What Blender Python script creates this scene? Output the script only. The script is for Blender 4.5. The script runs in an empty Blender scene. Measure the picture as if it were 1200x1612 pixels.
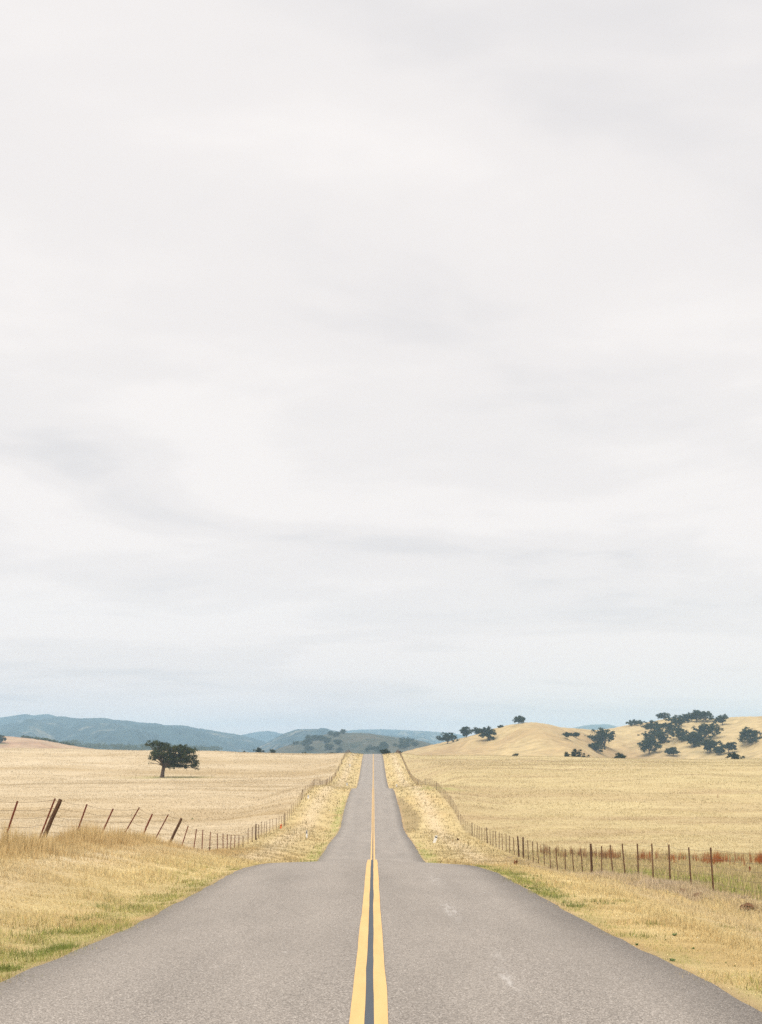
import bpy, math, random
import numpy as np
from mathutils import Vector, Matrix
from mathutils.bvhtree import BVHTree

random.seed(7)
rng = np.random.default_rng(11)
sc = bpy.context.scene
col = sc.collection

# ------------------------------------------------------------------ camera
F = 2303.0                      # focal length in photograph pixels (1200 x 1612)
PITCH = math.atan(394.0 / F)    # horizon at row 1200 of the photograph
YAW = math.atan(12.0 / 2336.0)  # the road's vanishing point lies left of centre
CAM = Vector((0.03, 0.0, 1.75))
cd = bpy.data.cameras.new('camera')
cd.sensor_fit = 'VERTICAL'; cd.sensor_height = 56.0; cd.sensor_width = 56.0
cd.lens = 56.0 * F / 1612.0
cd.clip_start = 0.1; cd.clip_end = 40000
cam = bpy.data.objects.new('camera', cd); col.objects.link(cam)
cam.location = CAM
cam.rotation_euler = (math.pi / 2 + PITCH, 0, -YAW)
sc.camera = cam

# ------------------------------------------------------------------ render settings
sc.view_settings.view_transform = 'Standard'; sc.view_settings.look = 'None'
sc.view_settings.gamma = 1.0; sc.view_settings.use_curve_mapping = False
sc.view_settings.exposure = 1.31
sc.render.engine = 'CYCLES'
cy = sc.cycles
cy.use_denoising = False; cy.use_adaptive_sampling = False
try:
    cy.denoiser = 'OPENIMAGEDENOISE'; cy.denoising_input_passes = 'RGB_ALBEDO_NORMAL'
except Exception: pass
cy.max_bounces = 6; cy.diffuse_bounces = 5; cy.glossy_bounces = 2; cy.transmission_bounces = 3
cy.volume_bounces = 1; cy.transparent_max_bounces = 4
cy.caustics_reflective = False; cy.caustics_refractive = False

# ------------------------------------------------------------------ sky (overcast) and sun
SUN_EL, SUN_AZ = math.radians(64), math.radians(-140)   # azimuth measured from +Y towards +X
w = bpy.data.worlds.new('World'); sc.world = w; w.use_nodes = True
nt = w.node_tree; nt.nodes.clear()
def N(tree, t, **kw):
    n = tree.nodes.new(t)
    for k, v in kw.items():
        if k.startswith('i_'):
            key = k[2:]
            n.inputs[int(key) if key.isdigit() else key.replace('_', ' ')].default_value = v
        else: setattr(n, k, v)
    return n
def L(tree, a, b): tree.links.new(a, b)
def ramp(tree, fac, stops, interp='LINEAR'):
    r = tree.nodes.new('ShaderNodeValToRGB'); cr = r.color_ramp; cr.interpolation = interp
    while len(cr.elements) < len(stops): cr.elements.new(0.5)
    for e, (p, c) in zip(cr.elements, stops):
        e.position = p; e.color = (c[0], c[1], c[2], 1) if hasattr(c, '__len__') else (c, c, c, 1)
    L(tree, fac, r.inputs[0]); return r.outputs[0]
def mth(tree, op, a, b=None, c=None, clamp=False):
    n = tree.nodes.new('ShaderNodeMath'); n.operation = op; n.use_clamp = clamp
    for i, v in enumerate((a, b, c)):
        if v is None: continue
        if isinstance(v, (int, float)): n.inputs[i].default_value = v
        else: L(tree, v, n.inputs[i])
    return n.outputs[0]
def mixc(tree, fac, a, b, mode='MIX'):
    n = tree.nodes.new('ShaderNodeMix'); n.data_type = 'RGBA'; n.blend_type = mode
    for s, v in ((n.inputs[0], fac), (n.inputs[6], a), (n.inputs[7], b)):
        if isinstance(v, (int, float)): s.default_value = v
        elif hasattr(v, '__len__'): s.default_value = (*v[:3], 1)
        else: L(tree, v, s)
    return n.outputs[2]
def noise(tree, vec, scale, detail=4, rough=0.55, dist=0.0, out='Fac'):
    n = N(tree, 'ShaderNodeTexNoise'); n.inputs['Scale'].default_value = scale
    n.inputs['Detail'].default_value = detail; n.inputs['Roughness'].default_value = rough
    n.inputs['Distortion'].default_value = dist
    if vec is not None: L(tree, vec, n.inputs['Vector'])
    return n.outputs[out]

geo = N(nt, 'ShaderNodeNewGeometry')
sep = N(nt, 'ShaderNodeSeparateXYZ')
neg = N(nt, 'ShaderNodeVectorMath', operation='SCALE'); neg.inputs['Scale'].default_value = -1.0
L(nt, geo.outputs['Incoming'], neg.inputs[0]); L(nt, neg.outputs[0], sep.inputs[0])
zc = mth(nt, 'MAXIMUM', sep.outputs[2], 0.0)
zd = mth(nt, 'ADD', zc, 0.08)
cx_ = mth(nt, 'DIVIDE', sep.outputs[0], zd); cy_ = mth(nt, 'DIVIDE', sep.outputs[1], zd)
cmb = N(nt, 'ShaderNodeCombineXYZ'); L(nt, cx_, cmb.inputs[0]); L(nt, cy_, cmb.inputs[1])
cmb.inputs[2].default_value = 3.7
n1 = noise(nt, cmb.outputs[0], 0.62, 5, 0.5, 0.6)
n2 = noise(nt, cmb.outputs[0], 1.7, 4, 0.55, 0.3)
cl = mth(nt, 'ADD', mth(nt, 'MULTIPLY', n1, 0.7), mth(nt, 'MULTIPLY', n2, 0.3))
cloud = ramp(nt, cl, [(0.36, (0.785, 0.740, 0.730)), (0.46, (0.885, 0.826, 0.800)), (0.55, (0.950, 0.886, 0.852))], 'EASE')
elev = ramp(nt, zc, [(0.0, (1.22, 0.985, 0.88)), (0.035, (1.09, 0.965, 0.92)), (0.10, (1.03, 0.995, 0.985)), (0.22, (1.01, 1.005, 1.0)), (0.5, (1.02, 1.035, 1.04)),
                     (1.0, (1.32, 1.33, 1.34))])
cc = mixc(nt, 1.0, cloud, elev, 'MULTIPLY')
sky = N(nt, 'ShaderNodeTexSky'); sky.sky_type = 'NISHITA'; sky.sun_disc = False
sky.sun_elevation = SUN_EL; sky.sun_rotation = SUN_AZ
bg1 = N(nt, 'ShaderNodeBackground'); bg1.inputs[1].default_value = 0.06; L(nt, sky.outputs[0], bg1.inputs[0])
bg2 = N(nt, 'ShaderNodeBackground'); bg2.inputs[1].default_value = 0.425; L(nt, cc, bg2.inputs[0])
mx = N(nt, 'ShaderNodeMixShader'); mx.inputs[0].default_value = 0.95
L(nt, bg1.outputs[0], mx.inputs[1]); L(nt, bg2.outputs[0], mx.inputs[2])
wo = N(nt, 'ShaderNodeOutputWorld'); L(nt, mx.outputs[0], wo.inputs[0])

sl = bpy.data.lights.new('sun', 'SUN'); sl.energy = 1.5; sl.angle = math.radians(50); sl.color = (1.0, 0.965, 0.905)
sun = bpy.data.objects.new('sun', sl); col.objects.link(sun)
sd = Vector((math.sin(SUN_AZ) * math.cos(SUN_EL), math.cos(SUN_AZ) * math.cos(SUN_EL), math.sin(SUN_EL)))
sun.rotation_euler = sd.to_track_quat('Z', 'Y').to_euler(); sun.location = (0, -20, 60)

# ------------------------------------------------------------------ helpers
def ray(px, py):
    u = (px - 600.0) / F; v = (806.0 - py) / F
    X = u; Y = math.cos(PITCH) - v * math.sin(PITCH); Z = math.sin(PITCH) + v * math.cos(PITCH)
    c, s = math.cos(YAW), math.sin(YAW)
    return Vector((X * c + Y * s, -X * s + Y * c, Z))
def at(px, py, d):
    r = ray(px, py); return CAM + r * (d / r.y)
def ppm(d): return 2336.0 / d          # photograph pixels per metre at distance d

def pchip(xs, ys):
    xs = np.array(xs, float); ys = np.array(ys, float); h_ = np.diff(xs); dl = np.diff(ys) / h_
    m = np.zeros_like(ys); m[0] = dl[0]; m[-1] = dl[-1]
    for i in range(1, len(xs) - 1):
        if dl[i-1] * dl[i] > 0:
            w1 = 2 * h_[i] + h_[i-1]; w2 = h_[i] + 2 * h_[i-1]
            m[i] = (w1 + w2) / (w1 / dl[i-1] + w2 / dl[i])
    def f(x):
        x = np.clip(np.asarray(x, float), xs[0], xs[-1]); i = np.clip(np.searchsorted(xs, x) - 1, 0, len(xs) - 2)
        t = (x - xs[i]) / h_[i]
        return ((1 + 2*t) * (1-t)**2 * ys[i] + t * (1-t)**2 * h_[i] * m[i] + t*t * (3 - 2*t) * ys[i+1] + t*t * (t-1) * h_[i] * m[i+1])
    return f
def sstep(a, b, x):
    t = np.clip((np.asarray(x, float) - a) / (b - a), 0, 1); return t * t * (3 - 2 * t)
def _hash(ix, iy, s):
    n = (ix.astype(np.int64) * 374761393 + iy.astype(np.int64) * 668265263 + s * 1274126177) & 0xffffffff
    n = ((n ^ (n >> 13)) * 1274126177) & 0xffffffff
    return ((n ^ (n >> 16)) & 0xffff) / 65535.0
def vnoise(x, y, s=0):
    x = np.asarray(x, float); y = np.asarray(y, float)
    ix = np.floor(x); iy = np.floor(y); fx = x - ix; fy = y - iy
    fx = fx*fx*(3-2*fx); fy = fy*fy*(3-2*fy)
    a = _hash(ix, iy, s); b = _hash(ix+1, iy, s); c = _hash(ix, iy+1, s); d = _hash(ix+1, iy+1, s)
    return (a*(1-fx) + b*fx) * (1-fy) + (c*(1-fx) + d*fx) * fy
def fbm(x, y, s=0, o=4):
    t = 0; a = 0.5; n = 0
    for i in range(o):
        t = t + a * vnoise(x, y, s + i*17); n += a; a *= 0.5; x = x*2.03 + 5.1; y = y*2.03 + 3.7
    return t / n

def mesh_np(name, V, faces_flat, nper, mat, smooth=False, colr=None, parent=None):
    """one mesh object from numpy arrays; all faces have nper corners"""
    me = bpy.data.meshes.new(name); nv = len(V); nf = len(faces_flat) // nper
    me.vertices.add(nv); me.vertices.foreach_set('co', np.ascontiguousarray(V, np.float32).ravel())
    me.loops.add(nf * nper); me.loops.foreach_set('vertex_index', np.ascontiguousarray(faces_flat, np.int32).ravel())
    me.polygons.add(nf); me.polygons.foreach_set('loop_start', np.arange(0, nf*nper, nper, dtype=np.int32))
    if smooth: me.polygons.foreach_set('use_smooth', np.ones(nf, bool))
    if colr is not None:
        a = me.color_attributes.new('Col', 'FLOAT_COLOR', 'POINT')
        c4 = np.ones((nv, 4), np.float32); c4[:, :3] = colr; a.data.foreach_set('color', c4.ravel())
    me.update(calc_edges=True); me.validate()
    me.materials.append(mat)
    o = bpy.data.objects.new(name, me); col.objects.link(o)
    if parent is not None: o.parent = parent
    return o
class MB:
    def __init__(s): s.v = []; s.f = []
    def tube(s, pts, rad, n=6, cap=True):
        b = len(s.v); pts = [Vector(p) for p in pts]; ref = Vector((0.31, 0.9, 0.2)).normalized()
        for i, p in enumerate(pts):
            t = (pts[min(i+1, len(pts)-1)] - pts[max(i-1, 0)]).normalized()
            a = t.cross(ref)
            if a.length < 1e-3: a = t.cross(Vector((1, 0, 0)))
            a.normalize(); c = t.cross(a)
            for k in range(n):
                an = 2*math.pi*k/n; s.v.append(p + (a*math.cos(an) + c*math.sin(an)) * rad[i])
        for i in range(len(pts)-1):
            for k in range(n):
                k2 = (k+1) % n; s.f.append((b+i*n+k, b+i*n+k2, b+(i+1)*n+k2, b+(i+1)*n+k))
        if cap:
            s.f.append(tuple(b+k for k in range(n))[::-1]); s.f.append(tuple(b+(len(pts)-1)*n+k for k in range(n)))
    def box(s, x0, x1, y0, y1, z0, z1):
        b = len(s.v)
        s.v += [Vector((x, y, z)) for z in (z0, z1) for x, y in ((x0, y0), (x1, y0), (x1, y1), (x0, y1))]
        s.f += [(b+3, b+2, b+1, b), (b+4, b+5, b+6, b+7)] + [(b+i, b+(i+1) % 4, b+4+(i+1) % 4, b+4+i) for i in range(4)]
    def mesh(s, name, mat, smooth=False):
        me = bpy.data.meshes.new(name); me.from_pydata([tuple(v) for v in s.v], [], s.f); me.update()
        if smooth:
            for p in me.polygons: p.use_smooth = True
        me.materials.append(mat); return me
def link(name, me, parent=None):
    o = bpy.data.objects.new(name, me); col.objects.link(o)
    if parent is not None: o.parent = parent
    return o
def empty(name, loc):
    o = bpy.data.objects.new(name, None); col.objects.link(o); o.location = loc; o.empty_display_size = 0.3; return o
def tag(o, label=None, cat=None, group=None, kind=None):
    if label: o['label'] = label
    if cat: o['category'] = cat
    if group: o['group'] = group
    if kind: o['kind'] = kind
    return o

# ------------------------------------------------------------------ materials
def new_mat(name):
    m = bpy.data.materials.new(name); m.use_nodes = True; t = m.node_tree; t.nodes.clear()
    o = N(t, 'ShaderNodeOutputMaterial'); return m, t, o
def principled(t, o, colr, rough=0.9, spec=0.2, bump=None, bstr=0.3, bdist=0.02):
    p = N(t, 'ShaderNodeBsdfPrincipled'); p.inputs['Roughness'].default_value = rough
    p.inputs['Specular IOR Level'].default_value = spec
    if hasattr(colr, '__len__'): p.inputs['Base Color'].default_value = (*colr[:3], 1)
    else: L(t, colr, p.inputs['Base Color'])
    if bump is not None:
        b = N(t, 'ShaderNodeBump'); b.inputs['Strength'].default_value = bstr; b.inputs['Distance'].default_value = bdist
        L(t, bump, b.inputs['Height']); L(t, b.outputs[0], p.inputs['Normal'])
    L(t, p.outputs[0], o.inputs[0]); return p
def pos(t): return N(t, 'ShaderNodeNewGeometry').outputs['Position']
def mapped(t, vec, sx, sy, sz=1.0):
    m = N(t, 'ShaderNodeMapping'); m.inputs['Scale'].default_value = (sx, sy, sz); L(t, vec, m.inputs[0]); return m.outputs[0]

def ground_mat():
    m, t, o = new_mat('dry_grass_ground'); p = pos(t)
    a = N(t, 'ShaderNodeAttribute', attribute_name='Col')
    f1 = noise(t, p, 42.0, 6, 0.75); f2 = noise(t, mapped(t, p, 0.5, 1.6, 1.0), 1.5, 5, 0.65)
    f3 = noise(t, mapped(t, p, 0.03, 0.11, 1.0), 1.0, 6, 0.62)
    v = mth(t, 'MULTIPLY', ramp(t, f1, [(0.28, 0.70), (0.68, 1.22)]), ramp(t, f2, [(0.3, 0.86), (0.68, 1.14)]))
    c = mixc(t, 1.0, a.outputs['Color'], v, 'MULTIPLY')
    c = mixc(t, ramp(t, f3, [(0.36, 0.30), (0.52, 0.0)]), c, (0.42, 0.30, 0.15))
    principled(t, o, c, 0.95, 0.1, f1, 0.8, 0.05); return m
def grass_mat():
    m, t, o = new_mat('grass_blades')
    a = N(t, 'ShaderNodeAttribute', attribute_name='Col')
    g = N(t, 'ShaderNodeNewGeometry')
    vm = N(t, 'ShaderNodeMix', data_type='VECTOR'); vm.inputs[0].default_value = 0.82
    L(t, g.outputs['Normal'], vm.inputs[4]); vm.inputs[5].default_value = (0, 0, 1)
    nn = N(t, 'ShaderNodeVectorMath', operation='NORMALIZE'); L(t, vm.outputs[1], nn.inputs[0])
    d = N(t, 'ShaderNodeBsdfDiffuse'); L(t, a.outputs['Color'], d.inputs[0]); L(t, nn.outputs[0], d.inputs['Normal'])
    tr = N(t, 'ShaderNodeBsdfTranslucent'); L(t, a.outputs['Color'], tr.inputs[0])
    x = N(t, 'ShaderNodeMixShader'); x.inputs[0].default_value = 0.5
    L(t, d.outputs[0], x.inputs[1]); L(t, tr.outputs[0], x.inputs[2]); L(t, x.outputs[0], o.inputs[0]); return m
def asphalt_mat():
    m, t, o = new_mat('worn_asphalt'); p = pos(t)
    sp = N(t, 'ShaderNodeSeparateXYZ'); L(t, p, sp.inputs[0])
    vor = N(t, 'ShaderNodeTexVoronoi'); vor.inputs['Scale'].default_value = 105.0; L(t, p, vor.inputs['Vector'])
    vc = N(t, 'ShaderNodeSeparateColor'); L(t, vor.outputs['Color'], vc.inputs[0])
    stone = ramp(t, vc.outputs[0], [(0.0, (0.110, 0.096, 0.082)), (0.35, (0.210, 0.184, 0.158)), (0.7, (0.296, 0.262, 0.227)), (0.93, (0.38, 0.338, 0.296)), (1.0, (0.56, 0.51, 0.45))])
    big = noise(t, p, 28.0, 3, 0.6)
    v = mth(t, 'MULTIPLY', ramp(t, big, [(0.3, 0.87), (0.7, 1.12)]), ramp(t, noise(t, mapped(t, p, 1.0, 0.16, 1.0), 1.1, 5, 0.6), [(0.3, 0.90), (0.7, 1.09)]))
    c = mixc(t, 1.0, stone, v, 'MULTIPLY')
    # wheel tracks, slightly paler and more worn
    def band(x0, wd): return mth(t, 'POWER', 2.718, mth(t, 'MULTIPLY', mth(t, 'POWER', mth(t, 'DIVIDE', mth(t, 'SUBTRACT', sp.outputs[0], x0), wd), 2.0), -1.0))
    tr = mth(t, 'ADD', mth(t, 'ADD', band(-2.35, .4), band(-0.9, .4)), mth(t, 'ADD', band(0.85, .4), band(2.2, .35)))
    c = mixc(t, mth(t, 'MULTIPLY', tr, 0.10), c, (0.35, 0.31, 0.265))
    c = mixc(t, mth(t, 'MULTIPLY', mth(t, 'ADD', band(2.85, .42), band(-3.15, .25)), 0.22), c, (0.13, 0.115, 0.10))
    bl = noise(t, mapped(t, p, .8, .22, 1.0), .55, 5, .6)
    c = mixc(t, ramp(t, bl, [(0.52, 0.0), (0.70, 0.22)]), c, (0.15, 0.132, 0.115))
    # white scuff marks dragged along the right-hand lane
    sc_n = noise(t, mapped(t, p, 9.0, 1.1, 1.0), 2.0, 5, 0.75)
    msk = None
    for (x0, y0, wx, wy, st) in ((1.19, 22.7, .10, 1.6, .65), (1.20, 13.3, .055, .7, .75), (1.30, 15.3, .05, 1.0, .35), (1.30, 31, .12, 2.2, .3), (-0.87, 15.9, .07, .05, .9)):
        gx = mth(t, 'POWER', mth(t, 'DIVIDE', mth(t, 'SUBTRACT', sp.outputs[0], x0), wx), 2.0)
        gy = mth(t, 'POWER', mth(t, 'DIVIDE', mth(t, 'SUBTRACT', sp.outputs[1], y0), wy), 2.0)
        g_ = mth(t, 'MULTIPLY', mth(t, 'POWER', 2.718, mth(t, 'MULTIPLY', mth(t, 'ADD', gx, gy), -1.0)), st)
        msk = g_ if msk is None else mth(t, 'ADD', msk, g_)
    msk = mth(t, 'MULTIPLY', msk, ramp(t, sc_n, [(0.44, 0.0), (0.62, 1.0)]), clamp=True)
    c = mixc(t, mth(t, 'MULTIPLY', msk, 0.6), c, (0.68, 0.65, 0.61))
    h_ = mth(t, 'ADD', mth(t, 'MULTIPLY', vor.outputs['Distance'], -0.6), noise(t, p, 140.0, 2))
    principled(t, o, c, 0.85, 0.25, h_, 0.7, 0.008); return m
def paint_mat(name, base, wear, lo=0.60, hi=0.74):
    m, t, o = new_mat(name); p = pos(t)
    f = noise(t, p, 90.0, 4, 0.7); g = noise(t, mapped(t, p, 1, 0.1, 1), 7.0, 4, 0.65)
    v = ramp(t, g, [(0.3, 0.90), (0.7, 1.06)])
    c = mixc(t, 1.0, base, v, 'MULTIPLY')
    k = mth(t, 'ADD', mth(t, 'MULTIPLY', f, 0.6), mth(t, 'MULTIPLY', g, 0.4))
    c = mixc(t, ramp(t, k, [(lo, 0.0), (hi, 0.8)]), c, wear)
    principled(t, o, c, 0.7, 0.3, f, 0.4, 0.003); return m
def hill_mat(name, grass, scrub, dark, s1, s2, lo=0.48, hi=0.6, lo2=0.55, hi2=0.66, low=None):
    m, t, o = new_mat(name); p = pos(t)
    a = noise(t, p, s1, 6, 0.6); b = noise(t, p, s2, 5, 0.65)
    c = mixc(t, ramp(t, a, [(lo, 0.0), (hi, 1.0)]), grass, scrub)
    c = mixc(t, ramp(t, b, [(lo2, 0.0), (hi2, 1.0)]), c, dark)
    if low:   # pale grazed grass on the valley floor at the foot of the range
        sz = N(t, 'ShaderNodeSeparateXYZ'); L(t, p, sz.inputs[0])
        k = mth(t, 'ADD', mth(t, 'DIVIDE', sz.outputs[2], low), mth(t, 'MULTIPLY', mth(t, 'SUBTRACT', b, 0.5), 6.0))
        c = mixc(t, ramp(t, k, [(0.2, 0.8), (0.9, 0.0)]), c, (0.36, 0.28, 0.18))
    c = mixc(t, 1.0, c, ramp(t, noise(t, p, s2 * 5, 4, 0.6), [(0.3, 0.76), (0.7, 1.18)]), 'MULTIPLY')
    principled(t, o, c, 0.95, 0.1); return m
def leaf_mat(name):
    m, t, o = new_mat(name)
    a = N(t, 'ShaderNodeAttribute', attribute_name='Col')
    d = N(t, 'ShaderNodeBsdfDiffuse'); L(t, a.outputs['Color'], d.inputs[0])
    tr = N(t, 'ShaderNodeBsdfTranslucent'); L(t, a.outputs['Color'], tr.inputs[0])
    x = N(t, 'ShaderNodeMixShader'); x.inputs[0].default_value = 0.25
    L(t, d.outputs[0], x.inputs[1]); L(t, tr.outputs[0], x.inputs[2]); L(t, x.outputs[0], o.inputs[0]); return m
def simple_mat(name, a, b, scale, rough=0.85, stretch=(1, 1, 1)):
    m, t, o = new_mat(name); tc = N(t, 'ShaderNodeTexCoord')
    f = noise(t, mapped(t, tc.outputs['Object'], *stretch), scale, 5, 0.65)
    principled(t, o, mixc(t, ramp(t, f, [(0.35, 0.0), (0.65, 1.0)]), a, b), rough, 0.2, f, 0.4, 0.01); return m
M = dict(ground=ground_mat(), grass=grass_mat(), asphalt=asphalt_mat(), leaf=leaf_mat('oak_leaves'),
         yellow=paint_mat('yellow_road_paint', (0.60, 0.385, 0.15), (0.38, 0.29, 0.18), 0.565, 0.70),
         black=paint_mat('black_road_paint', (0.060, 0.070, 0.082), (0.13, 0.13, 0.13), 0.66, 0.8),
         rust=simple_mat('rusty_steel', (0.20, 0.045, 0.022), (0.11, 0.032, 0.019), 6.0, 0.8, (1, 1, .4)),
         brownsteel=simple_mat('brown_weathered_steel', (0.13, 0.065, 0.035), (0.21, 0.125, 0.07), 6.0, 0.8),
         wood=simple_mat('dark_weathered_wood', (0.065, 0.033, 0.018), (0.125, 0.07, 0.04), 9.0, 0.9, (3, 3, .3)),
         wire=simple_mat('galvanised_wire', (0.20, 0.165, 0.125), (0.12, 0.085, 0.06), 3.0, 0.6),
         bark=simple_mat('oak_bark', (0.085, 0.055, 0.04), (0.15, 0.105, 0.08), 3.0, 0.95, (2, 2, .5)),
         white=simple_mat('white_plastic', (0.78, 0.78, 0.76), (0.66, 0.66, 0.64), 5.0, 0.5),
         blue=simple_mat('dark_reflector', (0.03, 0.05, 0.10), (0.05, 0.07, 0.12), 5.0, 0.4),
         orange=simple_mat('orange_plastic', (0.75, 0.16, 0.03), (0.65, 0.13, 0.03), 5.0, 0.6),
         soil=simple_mat('bare_brown_soil', (0.085, 0.038, 0.018), (0.20, 0.10, 0.05), 8.0, 1.0),
         goldhill=hill_mat('golden_hill_grass', (0.43, 0.325, 0.165), (0.36, 0.25, 0.125), (0.24, 0.19, 0.09), 0.016, 0.03, 0.42, 0.62, 0.60, 0.74),
         oakhill=hill_mat('grey_green_hill', (0.088, 0.078, 0.056), (0.062, 0.064, 0.046), (0.030, 0.039, 0.030), 0.012, 0.03, 0.40, 0.62, 0.52, 0.66),
         range_=hill_mat('haze_tinted_scrub', (0.21, 0.18, 0.13), (0.024, 0.046, 0.054), (0.010, 0.024, 0.032), 0.0050, 0.018, 0.35, 0.47, 0.42, 0.56, 22.0),  # scrub tones have some of the distance haze's blue painted in
         crophill=hill_mat('tan_crop_hill', (0.40, 0.275, 0.17), (0.33, 0.20, 0.125), (0.22, 0.22, 0.11), 0.02, 0.02, 0.45, 0.6, 0.56, 0.70))

# ------------------------------------------------------------------ terrain profile
RL, RR = 3.20, 2.95            # road edges, metres left and right of the centre line
CH = CAM.z
rp = []
for py, wpx in ((1440, 671), (1395, 511), (1365, 407), (1358, 363), (1354.5, 279), (1351, 163), (1330, 136), (1305, 101), (1280, 90), (1241, 65), (1240.5, 52), (1187, 28.8)):
    r = ray(588, py); d = F * r.y / (wpx / (RL + RR)); rp.append((d, at(588, py, d).z))
dd = [p[0] for p in rp]; zz = [p[1] for p in rp]
z15 = at(588, 1508, 15.25).z
road_tab = [(-10, 0.05), (0, 0.0), (6, -0.02), (11, -0.055), (13, -0.10), (15.4, -0.19)] + rp[:5]
road_tab.append(((rp[4][0] + rp[5][0]) / 2, (rp[4][1] + rp[5][1]) / 2 - 0.45))
road_tab += rp[5:10]
road_tab.append(((rp[9][0] + rp[10][0]) / 2, (rp[9][1] + rp[10][1]) / 2 - 0.4))
road_tab += rp[10:12]
de, ze = rp[11]
road_tab += [(de + 25, ze + 0.05), (de + 70, ze - 0.9), (de + 220, CH - 6), (1100, CH - 11), (3000, CH - 12), (14000, CH - 12)]
zr = pchip([p[0] for p in road_tab], [p[1] for p in road_tab])
bankL = pchip([-10, 0, 37, 61, 73, 100, 150, 220, 275, 500, 600, 14000], [.4, .4, .50, .55, .62, .35, .40, .40, .70, .3, 0, 0])
bankR = pchip([-10, 0, 37, 48, 58, 87, 110, 138, 165, 216, 276, 500, 600, 14000], [-.45, -.5, -.62, -.5, -.35, .05, -.2, -.2, .2, .4, .6, .3, 0, 0])
tail = [(570, 1.6), (740, -6), (1100, -11), (3000, -12), (14000, -12)]
fl = [(-10, -.6), (20, -1.9), (40, -2.4), (60, -3.7), (80, -5.0), (120, -6.2), (160, -6.0), (200, -5.3), (250, -4.7), (340, -3.45), (420, -0.4), (505, 2.9), (530, 3.0)] + tail
fr = [(-10, -1.0), (20, -2.6), (40, -3.3), (60, -4.5), (80, -5.5), (120, -6.4), (150, -6.0), (200, -4.3), (250, -2.9), (300, -1.6), (400, 0.3), (505, 2.25), (530, 2.35)] + tail
pl = pchip([a for a, b in fl], [b + CH for a, b in fl]); pr = pchip([a for a, b in fr], [b + CH for a, b in fr])
def cross(x, y):      # extra fall of the road towards its edges over the brow
    k = sstep(24, 38, y) * sstep(80, 56, y)
    return k * np.where(x > 0, .036 * np.minimum(np.abs(x), RR + .3), .014 * np.minimum(np.abs(x), RL + .3)) * np.clip(np.abs(x) / 1.5, 0, 1)
def height(x, y, under_road=True):
    x = np.asarray(x, float); y = np.asarray(y, float)
    r = zr(y); far = sstep(560, 900, y); near = 1 - far
    xl = -x - RL; xr = x - RR
    micro = (fbm(x*1.3, y*1.3, 3, 3) - .5) * .10 * sstep(0.1, 1.2, np.maximum(xl, xr)) * sstep(300, 100, y) * near
    r0 = r; r = r - cross(x, y)
    # left verge and bank
    zl = r - .03 - .05 * np.exp(-((xl - .5) / .5)**2) + (bankL(y) + .03) * sstep(0.6, 4.6, xl)
    # right verge, with the little cut bank in front of the fence
    br = bankR(y); zr_ = r - .03 - .05 * np.exp(-((xr - .5) / .5)**2) + (br + .03) * sstep(0.3, 4.9, xr)
    zr_ = zr_ - .16 * np.exp(-((xr - 4.75 - .25*np.sin(y*.7)) / .22)**2) * sstep(52, 44, y)
    und = (fbm(x*.035, y*.018, 9, 3) - .5) * 1.5 * sstep(90, 220, y) * near * sstep(8, 40, np.abs(x))
    fL = pl(y) + sstep(300, 505, y) * np.clip(-x - 20, 0, 400) * .0155 * near + und
    fR = pr(y) - sstep(300, 505, y) * np.clip(x - 25, 0, 400) * .0125 * near + und
    zL = zl + (fL - zl) * sstep(5.6, 14, xl); zR = zr_ + (fR - zr_) * sstep(6.0, 14, xr)
    z = np.where(x < 0, zL, zR)
    onroad = (xl < -.02) & (xr < -.02)
    if under_road: z = np.where(onroad, r - .10 - .015*np.abs(x), z)
    else: z = np.where(onroad, r - .015*np.abs(x), z)
    return z + micro
def ground_hit(px, py, dmax=560):
    r = ray(px, py); r = r / r.y; ds = np.arange(8, dmax, .1)
    zz_ = CAM.z + r.z * ds; hh = height(CAM.x + r.x * ds, ds, False)
    k = np.nonzero(zz_ < hh)[0]
    d = ds[k[0]] if len(k) else dmax
    x = CAM.x + r.x * d
    return Vector((x, d, float(height(x, d, False))))

ob_y = ground_hit(255.5, 1224).y      # where the lone oak stands
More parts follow.
